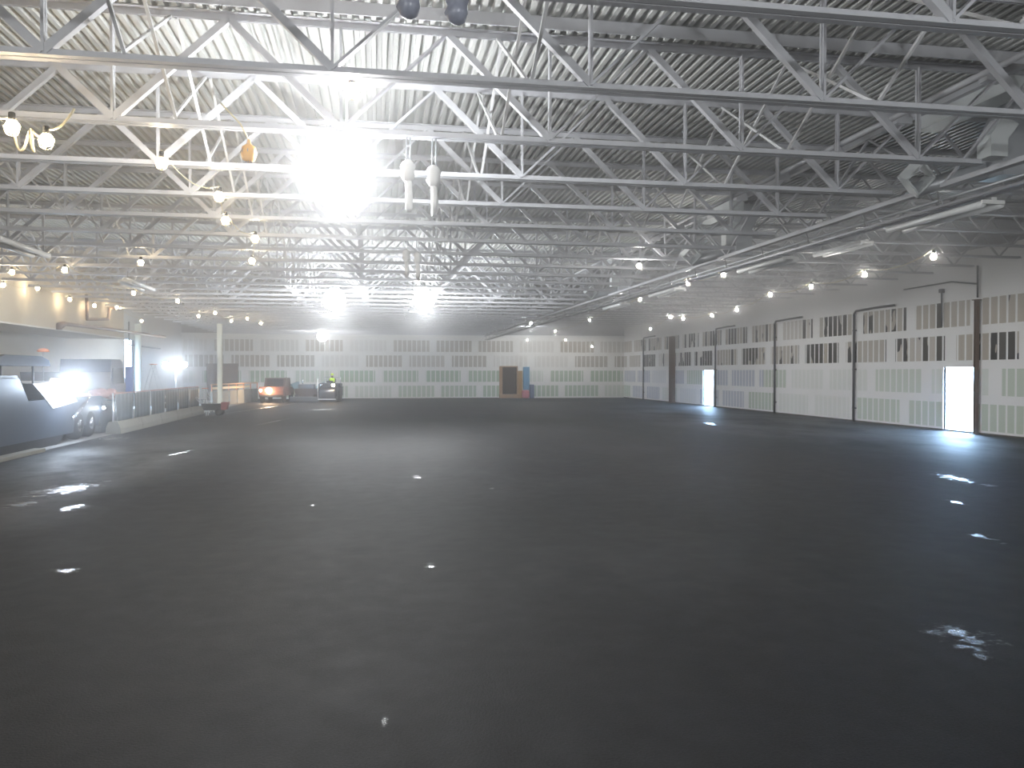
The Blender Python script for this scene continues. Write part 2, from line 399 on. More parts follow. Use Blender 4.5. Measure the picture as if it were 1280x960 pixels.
me_dn = MB(); me_dn.bar((0, -.03, 0), (PAN / 2, -.03, 1.33), .03, .045, (0, 1, 0)); me_dn.bar((0, .03, 0), (PAN / 2, .03, 1.33), .03, .045, (0, 1, 0)); me_dn = me_dn.mesh('diagonal', STEEL)
me_dkr = MB(); me_dkr.bar((0, 0, 0), (PAN / 2, 0, 1.33), .085, .085, (0, 1, 0)); me_dkr = me_dkr.mesh('diagonal', STEEL)
me_dnl = MB(); me_dnl.bar((0, -.03, 0), (-PAN / 2, -.03, 1.33), .03, .045, (0, 1, 0)); me_dnl.bar((0, .03, 0), (-PAN / 2, .03, 1.33), .03, .045, (0, 1, 0)); me_dnl = me_dnl.mesh('diagonal', STEEL)
me_v = MB(); me_v.bar((0, -.028, 0), (0, -.028, 1.34), .03, .04); me_v.bar((0, .028, 0), (0, .028, 1.34), .03, .04); me_v = me_v.mesh('vertical_strut', STEEL)
bw = MB()
for nx in bnodes:
    l = nx < NODE0 + .1
    bw.bar((nx, 0, ZB + .05), (nx - PAN / 2, 0, ZT - .06), .085 if not l or abs(nx - NODE0) < .1 else .05)
    bw.bar((nx, 0, ZB + .05), (nx + PAN / 2, 0, ZT - .06), .05 if not l or abs(nx - NODE0) < .1 else .085)
    bw.bar((nx, 0, ZB + .05), (nx, 0, ZT - .05), .05, .06)
me_web = bw.mesh('web', STEEL)
me_seat = MB().box(XG - .32, XG - .02, -.09, .09, ZT - .2, ZT - .09).mesh('bearing_seat', STEEL)
def child(name, me, parent, loc=(0, 0, 0)):
    o = bpy.data.objects.new(name, me); COL.objects.link(o); o.parent = parent; o.location = loc; return o
for k, y in enumerate(jy):
    i = k - 3                           # first joist whose bottom chord shows is number 1
    if i < 1: lab = 'pale grey steel roof joist overhead, out past the top of the frame'
    elif i == 1: lab = 'pale grey steel roof joist nearest the camera, its bottom chord crossing the top right corner'
    elif i == len(jy) - 4: lab = 'pale grey steel roof joist farthest from the camera, just before the back wall'
    else: lab = 'pale grey steel roof joist of the wide bay, %s bottom chord back from the camera' % ORD[i]
    j = thing('roof_joist', lab, 'roof joist', (0, y, 0), 0, 'open web roof joists of the wide bay')
    child('top_chord', me_tc, j); child('bottom_chord', me_bc, j)
    if -1 <= i <= 8:
        for nx in bnodes:
            mid = abs(nx - NODE0) < .1; left = nx < NODE0 - .1
            child('diagonal', me_dnl if left else me_dk, j, (nx, 0, ZB + .06)); child('diagonal', me_dkr if (left or mid) else me_dn, j, (nx, 0, ZB + .06))
            child('vertical_strut', me_v, j, (nx, 0, ZB + .05))
    else: child('web', me_web, j)
    child('bearing_seat', me_seat, j)
# joists of the narrow right-hand bay
ZB2 = ZT - .8
me_tc2 = MB(); double_angle(me_tc2, XG + .12, XR, ZT, .07, -1); me_tc2 = me_tc2.mesh('top_chord', STEELR)
me_bc2 = MB(); double_angle(me_bc2, XG + 1.0, XR - 1.0, ZB2, .07, 1); me_bc2 = me_bc2.mesh('bottom_chord', STEELR)
bw = MB(); nx = XG + 1.1
while nx < XR - 1:
    bw.bar((nx, 0, ZB2 + .03), (nx - .7, 0, ZT - .04), .045); bw.bar((nx, 0, ZB2 + .03), (nx + .7, 0, ZT - .04), .045); nx += 1.4
me_web2 = bw.mesh('web', STEELR)
for k, y in enumerate(jy[4:]):
    j = thing('roof_joist', 'shallow grey roof joist over the right-hand bay, %s along from the camera' % ORD[k + 1], 'roof joist', (0, y, 0), 0, 'shallow roof joists of the right bay')
    child('top_chord', me_tc2, j); child('bottom_chord', me_bc2, j); child('web', me_web2, j)
# long strut right under the deck, just in front of the third joist
b = MB(); b.box(XW + .05, XG - .1, 10.08, 10.19, ZD - .13, ZD - .01).box(XW + .05, XG - .1, 10.08, 10.10, ZD - .17, ZD - .13)
tag(b.obj('roof_strut', STEEL), 'flat grey strut running under the deck just in front of the third joist', 'strut')
# cross bridging between joists
bridge_x = [-10.8, -6.65, -2.5, 1.65, 5.8]
bnames = ['leftmost', 'second from left', 'middle', 'second from right', 'rightmost']
me_r1 = MB().bar((-.03, 0.02, ZB + .09), (-.03, SP - .02, ZT - .09), .035).mesh('bridging_angle', BRIDGE)
me_r2 = MB().bar((.03, 0.02, ZT - .09), (.03, SP - .02, ZB + .09), .035).mesh('bridging_angle', BRIDGE)
for k in range(2, 24):
    for bx_, bn in zip(bridge_x, bnames):
        i = k - 3
        if i < 1 and bx_ < -3: continue
        where = 'just behind the %s joist' % ORD[i] if i >= 1 else ('above the top edge of the picture' if i == 0 else 'nearly overhead')
        c = thing('cross_bridging', 'crossed steel bridging angles, %s line, %s' % (bn, where), 'bridging', (bx_, jy[k], 0), 0, 'cross bridging between the roof joists')
        child('bridging_angle', me_r1, c); child('bridging_angle', me_r2, c)

# girder along the bay line with its tray of services and twin-tube lights
g = thing('roof_girder', 'long grey steel girder carrying the joist ends on the right', 'girder', (XG, 0, 0))
b = MB(); b.box(0, .14, YF + .1, YB - .1, ZB - .02, ZB + .06); b.obj('bottom_chord', STEEL, g)
b = MB(); b.box(-.01, .10, YF + .1, YB - .1, ZT - .09, ZT); b.obj('top_chord', STEEL, g)
b = MB(); y = YF + 1
while y < YB - 4.5:
    b.bar((.06, y, ZB + .05), (.06, y + 2.1, ZT - .08), .04); b.bar((.06, y + 4.2, ZB + .05), (.06, y + 2.1, ZT - .08), .04); y += 4.2
b.obj('web', STEEL, g)
g = thing('roof_girder', 'grey steel girder carrying the joist ends beyond the beige wall on the left', 'girder', (XW - .2, 0, 0))
MB().box(0, .2, 44.75, YB - .1, ZT - .78, ZT - .75).box(.09, .11, 44.75, YB - .1, ZT - .75, ZT - .1).obj('web', STEEL, g)
MB().box(0, .2, 44.75, YB - .1, ZT - .1, ZT - .07).obj('flange', STEEL, g)
tr = thing('service_tray', 'slim metal cable tray slung below the right-hand girder', 'cable tray', (XG + .05, 0, 0))
b = MB(); b.box(-.02, .02, YF + .2, YB - .2, ZB - .34, ZB - .30).box(.20, .24, YF + .2, YB - .2, ZB - .34, ZB - .30); b.obj('rail', DARKST, tr)
b = MB(); y = YF + .5
while y < YB - .5: b.box(0, .22, y, y + .03, ZB - .335, ZB - .315); y += .8
b.obj('rung', DARKST, tr)
b = MB(); b.bar((0.01, 0, ZB - .32), (.06, .25, ZB - .02), .014); b.bar((.22, .4, ZB - .32), (.08, .25, ZB - .02), .014); hm_ = b.mesh('hanger_rod', DARKST); y = YF + 1.0
while y < YB - .5: child('hanger_rod', hm_, tr, (0, y, 0)); y += 2.1
tag(MB().tube([(XG + .36, YF + .2, ZB - .12), (XG + .36, YB - .2, ZB - .12)], .025).obj('conduit', GALV), 'straight metal conduit running beside the right-hand girder', 'conduit')

def fluoro():
    t = thing('strip_light', '', 'strip light', (0, 0, 0), 0, 'twin tube strip lights hung along the bay lines')
    MB().box(-.05, .05, -1.25, 1.25, .02, .08, .01).obj('channel', WHITE, t)
    for s in (-1, 1):
        MB().tube([(s * .17, -1.2, -.03), (s * .17, 1.2, -.03)], .055, 10).obj('tube', TUBE, t)
    for yy in (-1.24, 0, 1.2): MB().box(-.2, .2, yy, yy + .04, -.03, .03).obj('lamp_holder', WHITE, t)
    for yy in (-1, 1): MB().bar((0, yy, .08), (0, yy, .30), .012).obj('hanger_rod', DARKST, t)
    return t
fl = fluoro(); first = True
ZF = ZB - .62
for k, (a, c) in enumerate((((1108, 280), (1228, 240)), ((918, 340), (985, 320)), ((806, 375), (850, 362)), ((754, 391), (776, 384)))):
    zz = (1 / (a[0] - 470) + 1 / (c[0] - 470)) / 2 * 1014.4 * 9.58; p = Vector((0, (zz - 1.6) / .986, 0))
    lab = 'twin tube strip light under the right-hand girder, %s from the camera' % ('nearest' if k == 0 else ORD[k + 1])
    loc = (XG + .45, p.y, 5.02)
    if first: place(fl, loc); fl['label'] = lab; first = False
    else: dup(fl, lab, loc)
for (px_, py_), lab in (((1052, 311), 'single pale strip light in the haze over the right-hand bay'), ((22, 308), 'pale strip light at the left edge of the frame'), ((172, 356), 'pale strip light over the left bay beside the warm bulbs')):
    p = at_h(px_, py_, 5.0 if px_ < 500 else 5.9); dup(fl, lab, (p.x, p.y, p.z))

tag(MB().tube([(8.0, YF + .2, 6.28), (8.0, YB - .2, 6.28)], .045, 8).obj('overhead_pipe', STEEL), 'long pale pipe threading through the joists near the right-hand girder', 'pipe')

# ------------------------------------------------------------------ ducts at the right bay line
def duct_drop(label, P):
    t = thing('duct_drop', label, 'duct', P, 0, 'duct drops beside the right-hand girder')
    b = MB()   # trunk that comes down with an offset
    b.prism([(-.05, -.15), (.42, -.15), (.42, .55), (.62, .95), (.62, 1.35), (.15, 1.35), (.15, .95), (-.05, .55)], -.25, .3, 'y'); b.obj('trunk', GALV, t)
    b = MB(); b.prism([(-.42, .08), (-.12, .08), (-.12, .36), (.08, .60), (-.18, .72), (-.42, .42)], -.42, -.12, 'y'); b.obj('elbow_boot', GALVL, t)
    b = MB()   # open square mouth
    for (a0, a1, b0, b1) in ((-.2, .2, -.2, -.17), (-.2, .2, .17, .2), (-.2, -.17, -.2, .2), (.17, .2, -.2, .2)):
        b.box(a0, a1, -.25, 0, b0, b1)
    o = b.obj('square_mouth', GALVL, t); o.location = (-1.05, .6, -.02); o.rotation_euler = (.5, .6, .35)
    b = MB(); b.tube([(-.95, .65, -.25), (-.55, .5, -.12), (-.05, .1, 0.0)], .13, 10); b.obj('flexible_hose', GALV, t)
    b = MB(); b.box(-.55, -.15, -.9, 1.2, .92, 1.18); b.obj('branch_duct', GALVL, t)
    return t
pd = at_y(1243, 190, 11.6)
duct_drop('grey sheet metal duct drop at the upper right, nearest the camera', (pd.x, 11.6, 5.62))
pd2 = at_y(1000, 280, 23.6)
for yy, lab in ((20.6, 'sheet metal duct drop over the bay line, second from the camera'), (31.1, 'sheet metal duct drop in the haze, farthest from the camera')):
    src = [o for o in COL.objects if o.name == 'duct_drop'][0]
    dup(src, lab, (pd.x - .3, yy, 5.62))

# ------------------------------------------------------------------ columns and wall pipes
def i_column(name, label, x, y, z1, m, w=.26):
    t = thing(name, label, 'column', (x, y, 0))
    b = MB(); h = w / 2
    b.box(-h, h, -h, -h + .02, 0.02, z1).box(-h, h, h - .02, h, 0.02, z1).box(-.012, .012, -h + .02, h - .02, 0.02, z1); b.obj('shaft', m, t)
    MB().box(-h - .08, h + .08, -h - .08, h + .08, 0, .02).obj('base_plate', m, t)
    MB().box(-h - .05, h + .05, -h - .05, h + .05, z1, z1 + .03).obj('cap_plate', m, t)
    return t
c1 = at_x(173, 480, -15.1); i_column('steel_column', 'cream steel column in front of the tall bright doorway on the left', -15.1, c1.y, 5.37, CREAM, .32)
c2 = at_x(275, 480, -9.9); i_column('steel_column', 'cream steel column before the brown roll-up door', -9.9, c2.y, 5.37, CREAM, .28)
for k, (px_, lab) in enumerate(((1067, 'thin dark pipe up the right wall, between the two bright doorways and nearer'), (968, 'thin dark pipe up the right wall, midway between the two bright doorways'),
                (894, 'thin dark pipe on the right wall beside the far bright doorway'), (804, 'thin dark pipe on the right wall nearest the back corner'))):
    p = at_x(px_, 470, XR - .09)
    t = thing('wall_pipe', lab, 'pipe', (XR - .09, p.y, 0), 0, 'dark pipes on the right wall')
    MB().tube([(0, 0, 0.0), (0, 0, 5.0 if k != 2 else 4.7)], .055 if k < 2 else .05, 10).obj('pipe', PIPED, t)
    for z in (.6, 2.4, 4.2): MB().box(-.02, .09, -.10, .10, z, z + .05).obj('clamp', PIPED, t)
    b = MB(); b.tube([(0, 0, 4.98 if k != 2 else 4.68), (-.03, -.2, 5.12), (-.05, -1.8, 5.16), (-.05, -3.0, 5.16)], .05, 8); b.obj('outlet_arm', PIPED, t)
p = at_x(1222, 440, XR - .12)
i_column('steel_column', 'brown primed steel column against the right wall at the near bright doorway', XR - .12, D1[0] - .13, 4.95, BROWNST, .13)
p = at_x(840, 460, XR - .2); i_column('steel_column', 'thick dark steel column against the right wall near the back corner', XR - .2, p.y, 4.9, BROWNST, .36)
t = thing('wall_pipe', 'thin bent pipe high on the right wall above the brown column', 'pipe')
MB().tube([at_x(1222, 372, XR - .1), at_x(1222, 332, XR - .1)], .035, 8).obj('pipe', PIPED, t)
MB().tube([at_x(1222, 355, XR - .1), at_x(1190, 352, XR - .1), at_x(1130, 362, XR - .1)], .03, 8).obj('branch', PIPED, t)
t = thing('wall_pipe', 'short thin pipe high on the right wall left of the near doorway', 'pipe')
MB().tube([at_x(1177, 408, XR - .08), at_x(1177, 366, XR - .08)], .03, 8).obj('pipe', PIPED, t)
e_ = at_x(1177, 365, XR - .08); MB().box(e_.x - .06, e_.x + .06, e_.y - .09, e_.y + .09, e_.z - .03, e_.z + .12).obj('end_box', PIPED, t)
# brown sprinkler pipe bends on the left bulkhead
t = thing('sprinkler_pipe', 'brown pipe loop bending across the beige upper wall on the left', 'pipe')
xw = XW + .13
P_ = lambda px_, py_: at_x(px_, py_, xw)
MB().tube([P_(108, 368), P_(109, 399), P_(135, 399), P_(137, 386), P_(150, 386)], .07, 8).obj('pipe', PIPE, t)
t = thing('sprinkler_pipe', 'long brown pipe along the lower edge of the beige upper wall', 'pipe')
MB().tube([P_(76, 409), P_(82, 405), P_(134, 411), P_(206, 421)], .08, 8).obj('pipe', PIPE, t)
MB().tube([P_(74, 412), P_(74, 406), P_(80, 405)], .12, 8).obj('elbow', PIPE, t)
t = thing('sprinkler_pipe', 'thin dark pipe dropping beside the tall doorway on the left', 'pipe')
xw = XL + .2
MB().tube([P_(161, 402), P_(161, 431), P_(200, 436)], .05, 8).obj('pipe', PIPED, t)

# ------------------------------------------------------------------ wrapped drops hanging in pairs
def wrapped(label, loc, rod, hose, rz=0):
    t = thing('wrapped_drop', label, 'wrapped drop', loc, rz, 'plastic wrapped drops hung from the joists')
    b = MB(); b.tube([(-.02, 0, 0), (-.02, 0, -rod)], .012, 6); b.tube([(.03, 0, 0), (.03, 0, -rod)], .012, 6); b.obj('rod', GALV, t)
    b = MB(); b.lathe([(.02, .03), (.07, 0), (.095, -.06), (.085, -.12), (.1, -.18), (.06, -.25), (.02, -.27)], 10, (0, 0, -rod + .02))
    for i, v in enumerate(b.v): b.v[i] = (v[0] * (1 + .12 * math.sin(i * 2.3)), v[1] * (1 + .12 * math.cos(i * 1.7)), v[2])
    b.obj('wrapped_head', WRAP if hose == 0 else SLEEVE, t)
    if hose:
        b = MB(); b.tube([(0, 0, -rod - .2), (.015, 0, -rod - .45), (.01, .01, -rod - .6), (.05, .01, -rod - hose)], [.045, .05, .05, .035], 10); b.obj('sleeve', SLEEVE, t)
    return t
zb = ZB
wrapped('dark plastic wrapped drop at the top edge of the photo, left of the pair', (at_y(511, 10, J0).x, J0, zb), .02, 0)
wrapped('dark plastic wrapped drop at the top edge of the photo, right of the pair', (at_y(571, 10, J0).x, J0, zb), .04, 0)
y2 = J0 + 2 * SP
wrapped('white wrapped drop with long sleeve, left of the pair by the large floodlight', (at_y(510, 200, y2).x, y2, zb), .34, .62)
wrapped('white wrapped drop with grey tail, right of the pair by the large floodlight', (at_y(542, 208, y2).x, y2, zb), .4, .5)
y3 = J0 + 6 * SP
wrapped('small wrapped drop deeper in the hall, left of the far pair', (at_y(508, 315, y3).x, y3, zb), .25, .5)
wrapped('small wrapped drop deeper in the hall, right of the far pair', (at_y(522, 320, y3).x, y3, zb), .3, .4)

# ------------------------------------------------------------------ floodlights
GLARE_PUFF = []
def flood(label, P, r, power, col=(.95, .98, 1), up=.5):
    t = thing('floodlight', label, 'floodlight', P, 0, 'white floodlights hung in the roof')
    MB().lathe([(r * .25, -r), (r * .7, -r * .8), (r * .98, -r * .3), (r, 0), (r * .85, r * .45), (r * .45, r * .8)], 20).obj('diffuser', FLOOD, t)
    MB().lathe([(r * .45, r * .8), (r * .42, r * 1.1), (r * .2, r * 1.25), (r * .05, r * 1.3)], 14).obj('housing', GREYM, t)
    b = MB(); b.tube([(0, 0, r * 1.3), (0, 0, up)], .012, 6); b.obj('hanging_cable', BLACK, t)
    # the lamp is glare-free below and throws all around
    for dz in (-r - .12,): light('lamp', (0, 0, dz), power, col, r * .6, t)
    return t
FL = 1.0
y_ = J0 + 2 * SP + .7
p = at_y(422, 185, y_); flood('large glaring white floodlight, nearest of the lights hung under the roof', p, .27, 560 * FL, up=.35); GLARE_PUFF.append((tuple(p), 1.8, .06))
p = at_h(418, 374, 5.02); flood('bright floodlight deep in the hall, left of the far pair', p, .42, 1100 * FL)
p = at_h(530, 374, 5.15); flood('bright floodlight deep in the hall, right of the far pair', p, .42, 1100 * FL)
p = at_y(403, 420, 61.5); flood('small bright floodlight low before the back wall above the roller', p, .4, 420 * FL)
p = at_y(664, 412, 64.5); flood('floodlight hidden among the far joists above the back doorway', (p.x, 64.6, 6.3), .14, 260 * FL, up=.3)
for xx, nm in ((-9, 'left'), (3, 'middle'), (15, 'right')): flood('added fill floodlight behind the camera, %s one of three' % nm, (xx, -6.0, 3.6), .27, (1300 if xx < 10 else 900) * FL)  # extra floods out of view, added to fill the near roof

# ------------------------------------------------------------------ string bulbs
def make_bulb():
    t = thing('work_bulb', '', 'bulb', (0, 0, 0), 0, 'caged string bulbs')
    MB().ball((0, 0, -.10), .062, 1, 1, 1.15).obj('bulb', BULB, t)
    MB().lathe([(.02, .05), (.035, .04), (.035, -.03), (.03, -.04)], 10).obj('socket', BLACK, t)
    b = MB()
    for k in range(6):
        a = k * PI / 3; c_, s_ = math.cos(a), math.sin(a)
        b.tube([(.035 * c_, .035 * s_, -.02), (.085 * c_, .085 * s_, -.10), (.06 * c_, .06 * s_, -.18), (.0, .0, -.21)], .004, 4)
    b.obj('cage', YELCORD, t)
    return t
bulb0 = make_bulb(); used = [False]
def place_bulb(P, label, white=False, lit=True):
    loc = (P[0], P[1], P[2] + .1)
    if not used[0]: used[0] = True; bulb0.location = loc; bulb0['label'] = label; return bulb0
    r = dup(bulb0, label, loc)
    if white:
        for c in r.children:
            if c.name.startswith('bulb'):
                c.data = WB; 
    return r
WB = MB().ball((0, 0, -.10), .052, 1, 1, 1.15).mesh('bulb', BULBW)
def cord(pts, label, sag=.18, m=YELCORD, r=.008):
    path = []
    pts = [Vector(p) for p in pts]
    for a, c in zip(pts[:-1], pts[1:]):
        for k in range(8):
            f = k / 8; q = a.lerp(c, f); q.z -= sag * 4 * f * (1 - f); path.append(q)
    path.append(pts[-1])
    return tag(MB().tube(path, r, 5).obj('light_string_cord', m), label, 'cord')
def string(px, where, plane, val, white=False, colabel=None, sag=.2):
    ps = []
    for k, (a, c) in enumerate(px):
        if plane == 'h': P = at_h(a, c, val)
        else: P = at_x(a, c, val)
        if P.y > YB - 3: P = at_y(a, c, YB - 3)
        ps.append(P)
        place_bulb(P, 'lit work bulb on the %s, %s' % (where, 'nearest the camera' if k == 0 else ORD[k + 1] + ' from the camera'), white)
    if colabel: cord([p + Vector((0, 0, .16)) for p in ps], colabel, sag)
    return ps
string([(202, 203), (274, 245), (282, 275), (319, 298), (315, 326)], 'string left of centre', 'h', 5.15, colabel='yellow cord of the bulb string under the joists left of centre')
string([(4, 356), (47, 360), (87, 374), (118, 382), (146, 384), (177, 401)], 'string by the beige upper wall', 'x', XW + .45, colabel='cord of the bulb string along the beige upper wall')
string([(15, 340), (81, 337), (167, 366), (222, 376), (248, 395), (269, 391), (289, 401), (309, 398), (326, 404)], 'string running down the left bay', 'h', 5.2, colabel='cord of the bulb string running down the left bay')
string([(1167, 320), (1081, 343), (1014, 358), (963, 368), (921, 387), (890, 394), (854, 398), (838, 396), (813, 411)], 'right-hand bay string', 'h', 5.2, True, colabel='cord of the bulb string in the right-hand bay')
string([(904, 343), (860, 353), (800, 374), (774, 380), (737, 400), (694, 414)], 'string beside the right-hand girder', 'h', 5.3, True, colabel='cord of the bulb string beside the right-hand girder')
string([(659, 425), (707, 425), (740, 433)], 'upper back wall', 'h', 5.2, True)
nb = [at_y(15, 158, 9.2), at_y(58, 175, 9.3)]
place_bulb(nb[0], 'lit bulb on the tangled yellow cord at the left edge, upper one')
place_bulb(nb[1], 'lit bulb on the tangled yellow cord at the left edge, lower one')
a, c = nb; mid = (a + c) / 2
cord([a + Vector((-.35, 0, .25)), a + Vector((0, 0, .1)), mid + Vector((-.1, 0, -.18)), mid + Vector((0, 0, .03)), c + Vector((-.12, 0, -.12)), mid + Vector((.02, 0, .05)), c + Vector((0, 0, .12)), c + Vector((.28, 0, .35))],
     'tangled yellow cord holding two bulbs at the left edge', .08, r=.014)
place_bulb(at_y(440, 112, 8.9), 'single lit bulb hanging high above the large floodlight', True)
place_bulb(at_h(176, 328, 5.2), 'single lit bulb between the left strings under the joists')
place_bulb(at_h(799, 332, 5.2), 'single lit bulb right of centre under the joists', True)
# unlit amber caged lamp
P = at_y(311, 190, 10.6)
t = thing('caged_lamp', 'unlit amber caged lamp left of the large floodlight', 'lamp', P)
MB().lathe([(.015, .16), (.03, .1), (.085, .06), (.1, -.02), (.08, -.1), (.03, -.13)], 12).obj('guard', AMBER, t)
b = MB(); b.tube([(0, 0, .15), (-.1, 0, .35), (-.35, .05, .62)], .01, 5); b.obj('cord', YELCORD, t)
b = MB()
for k in range(8):
    an = k * PI / 4; b.tube([(.03 * math.cos(an), .03 * math.sin(an), .1), (.105 * math.cos(an), .105 * math.sin(an), 0), (.03 * math.cos(an), .03 * math.sin(an), -.14)], .006, 4)
b.obj('cage', DARKST, t)

# ------------------------------------------------------------------ left edge: curb, barrier and fence
XE = -9.6
me = MB().box(-.16, .16, 0, 2.96, 0, .11, .015).mesh('curb_stone', CONC)
for k in range(4):
    o = bpy.data.objects.new('curb_stone', me); COL.objects.link(o); o.location = (XE + .05, 13.0 + 3.0 * k, 0)
    tag(o, 'tan concrete curb stone at the asphalt edge by the big paver, %s from the camera' % ('nearest' if k == 0 else ORD[k + 1]), 'curb', 'curb stones beside the big paver')
yb0 = at_x(141, 500, XE).y; yb1 = at_x(249, 500, XE).y
nblk = 5; L = (yb1 - yb0) / nblk
me = MB().prism([(-.26, 0), (.26, 0), (.26, .2), (.16, .46), (-.16, .46), (-.26, .2)], 0, L - .04, 'y').mesh('barrier_block', CONC)
for k in range(nblk):
    o = bpy.data.objects.new('barrier_block', me); COL.objects.link(o); o.location = (XE, yb0 + L * k, 0)
    tag(o, 'low concrete barrier block under the plastic sheeted fence, %s from the camera' % ('nearest' if k == 0 else ORD[k + 1]), 'barrier', 'concrete barrier blocks under the fence')
npan = 6; L = (yb1 - .2 - yb0) / npan
def fence_panel():
    t = thing('fence_panel', '', 'fence panel', (0, 0, 0), 0, 'sheeted fence panels on the barrier blocks')
    b = MB()   # billowing sheet hung from the rail
    nx, nz = 24, 6; vs = []; fs = []
    for j in range(nz + 1):
        for i in range(nx + 1):
            u = i / nx; v = j / nz
            d = .035 * math.sin(u * 31) * (1 - .6 * v) + .02 * math.sin(u * 67 + 1) * (1 - v)
            vs.append((.06 + d, .05 + u * (L - .12), .47 + v * 1.0))
    for j in range(nz):
        for i in range(nx):
            a_ = j * (nx + 1) + i; fs.append((a_, a_ + 1, a_ + nx + 2, a_ + nx + 1))
    o = b.add(vs, fs, True).obj('sheet', SHEET, t)
    so = o.modifiers.new('thick', 'SOLIDIFY'); so.thickness = .008
    b = MB(); b.tube([(0, .02, .46), (0, .02, 1.52)], .03, 8); b.obj('post', GALV, t)
    b = MB(); b.tube([(0, L - .05, .46), (0, L - .05, 1.52)], .03, 8); b.obj('post', GALV, t)
    b = MB(); b.tube([(0, .02, 1.50), (0, L - .05, 1.50)], .025, 8); b.obj('top_rail', mat('reddish_rail', (.55, .30, .24), .6), t)
    return t
fp = fence_panel()
for k in range(npan):
    lab = 'fence panel hung with grey plastic sheeting, %s from the camera' % ('nearest' if k == 0 else ORD[k + 1])
    loc = (XE, yb0 + L * k, 0)
    if k == 0: place(fp, loc); fp['label'] = lab
    else: dup(fp, lab, loc)
# stack of orange netting behind the fence
b = MB(); nx = 20
for i in range(nx):
    u = i / (nx - 1); b.ball((XE - 1.2 - .3 * math.sin(i * 1.9), yb0 + 1 + u * 3.2, 1.3 + .18 * math.sin(u * PI) + .05 * math.sin(i * 2.7)), .22, 1, 1, .6, 8)
tag(b.obj('netting_heap', mat('netting_pink', (.62, .36, .32), .8)), 'heap of faded orange netting showing over the fence', 'netting')
b = MB(); b.box(XE - 1.9, XE - .6, yb0 + .7, yb0 + 4.6, 0, 1.02); b.box(XE - 1.8, XE - .7, yb0 + .8, yb0 + 4.5, 1.02, 1.08)
tag(b.obj('material_crate', GREYM), 'grey crate behind the fence carrying the netting heap', 'crate')
# hand cart at the end of the fence
pc = at_h(256, 520, 0)
t = thing('hand_cart', 'dark hand cart with a red tub at the end of the sheeted fence', 'cart', (pc.x + .45, pc.y + .6, 0))
b = MB(); b.prism([(-.55, .28), (.45, .28), (.62, .62), (-.7, .62)], -.3, .3, 'y'); b.obj('tray', BLACK, t)
b = MB(); b.prism([(.3, .30), (.55, .30), (.66, .70), (.3, .70)], -.31, .31, 'y'); b.obj('tub', RED, t)
for s in (-1, 1):
    MB().lathe([(.06, -.04), (.17, -.04), (.19, 0), (.17, .04), (.06, .04)], 14, (.2, s * .36, .19), 'y').obj('wheel', BLACK, t)
b = MB(); b.tube([(-.6, -.25, .5), (-1.0, -.25, .95), (-1.0, .25, .95), (-.6, .25, .5)], .02, 6); b.obj('handle', GALV, t)
b = MB(); b.bar((-.45, -.25, 0), (-.4, -.25, .3), .03); b.bar((-.45, .25, 0), (-.4, .25, .3), .03); b.obj('rest_leg', GALV, t)
# A-frame pale stand at the fence end
def stepladder(label, loc, h, w, rz, m):
    t = thing('stepladder', label, 'ladder', loc, rz)
    b = MB()
    for s in (-1, 1): b.bar((s * w / 2, -h * .28, 0), (s * w * .3, 0, h), .05, .03)
    b.obj('front_rail', m, t)
    b = MB()
    for s in (-1, 1): b.bar((s * w / 2, h * .28, 0), (s * w * .3, 0, h), .04, .025)
    b.obj('rear_rail', m, t)
    b = MB(); k = int(h / .3)
    for i in range(1, k + 1):
        f = i * .3 / h; ww = w / 2 + (w * .3 - w / 2) * f; b.box(-ww, ww, -h * .28 * (1 - f) - .04, -h * .28 * (1 - f) + .04, i * .3 - .015, i * .3 + .015)
    b.obj('step', m, t)
    MB().box(-w * .33, w * .33, -.1, .1, h, h + .04).obj('top_cap', ORANGE if m is WHITE else m, t)
    return t
pl = at_h(262, 517, 0); stepladder('pale folded trestle stand by the hand cart', (pl.x - .5, pl.y + 1.4, 0), 1.35, .6, 1.3, WHITE)
pl = at_x(192, 486, -12.0); stepladder('tall white A-frame stepladder behind the fence near the light tower', (-12.0, pl.y, 0), 2.7, .85, 1.5, WHITE)

# low masonry wall with orange tape farther on
A = at_y(264, 503, 56.0); B_ = at_y(322, 494, 66.0)
L = 1.45; dirv = Vector((B_.x - A.x, B_.y - A.y, 0)); nb_ = int(dirv.length / L); ang = math.atan2(dirv.y, dirv.x)
bm_ = MB().box(0, L - .02, -.1, .1, 0, 1.0, .01).mesh('low_wall_block', CONC)
for k in range(nb_):
    o = bpy.data.objects.new('low_wall_block', bm_); COL.objects.link(o); o.location = (A.x + dirv.x * k / nb_, A.y + dirv.y * k / nb_, 0); o.rotation_euler.z = ang
    tag(o, 'beige low wall block before the roll-up door, %s from the camera' % ('nearest' if k == 0 else ORD[k + 1]), 'block', 'beige low wall blocks')
t = thing('guard_rail', 'orange-lit guard rail along the top of the beige low wall', 'rail', A, ang)
ln = dirv.length
MB().tube([(0, 0, 1.45 - A.z), (ln, 0, 1.45 - A.z)], .05, 8).obj('top_rail', mat('rail_orange', (.70, .40, .22), .6), t)
t.location.z = 0
for c in t.children: c.location = (0, 0, A.z)
b = MB()
for k in range(7): b.bar((.1 + k * (ln - .2) / 6, 0, 1.0), (.1 + k * (ln - .2) / 6, 0, 1.45), .05)
b.obj('rail_post', ORANGE, t)
MB().box(.1, ln * .8, -.02, .02, 1.12, 1.28).obj('tape_band', mat('tape_cream', (.80, .66, .42), .6), t)

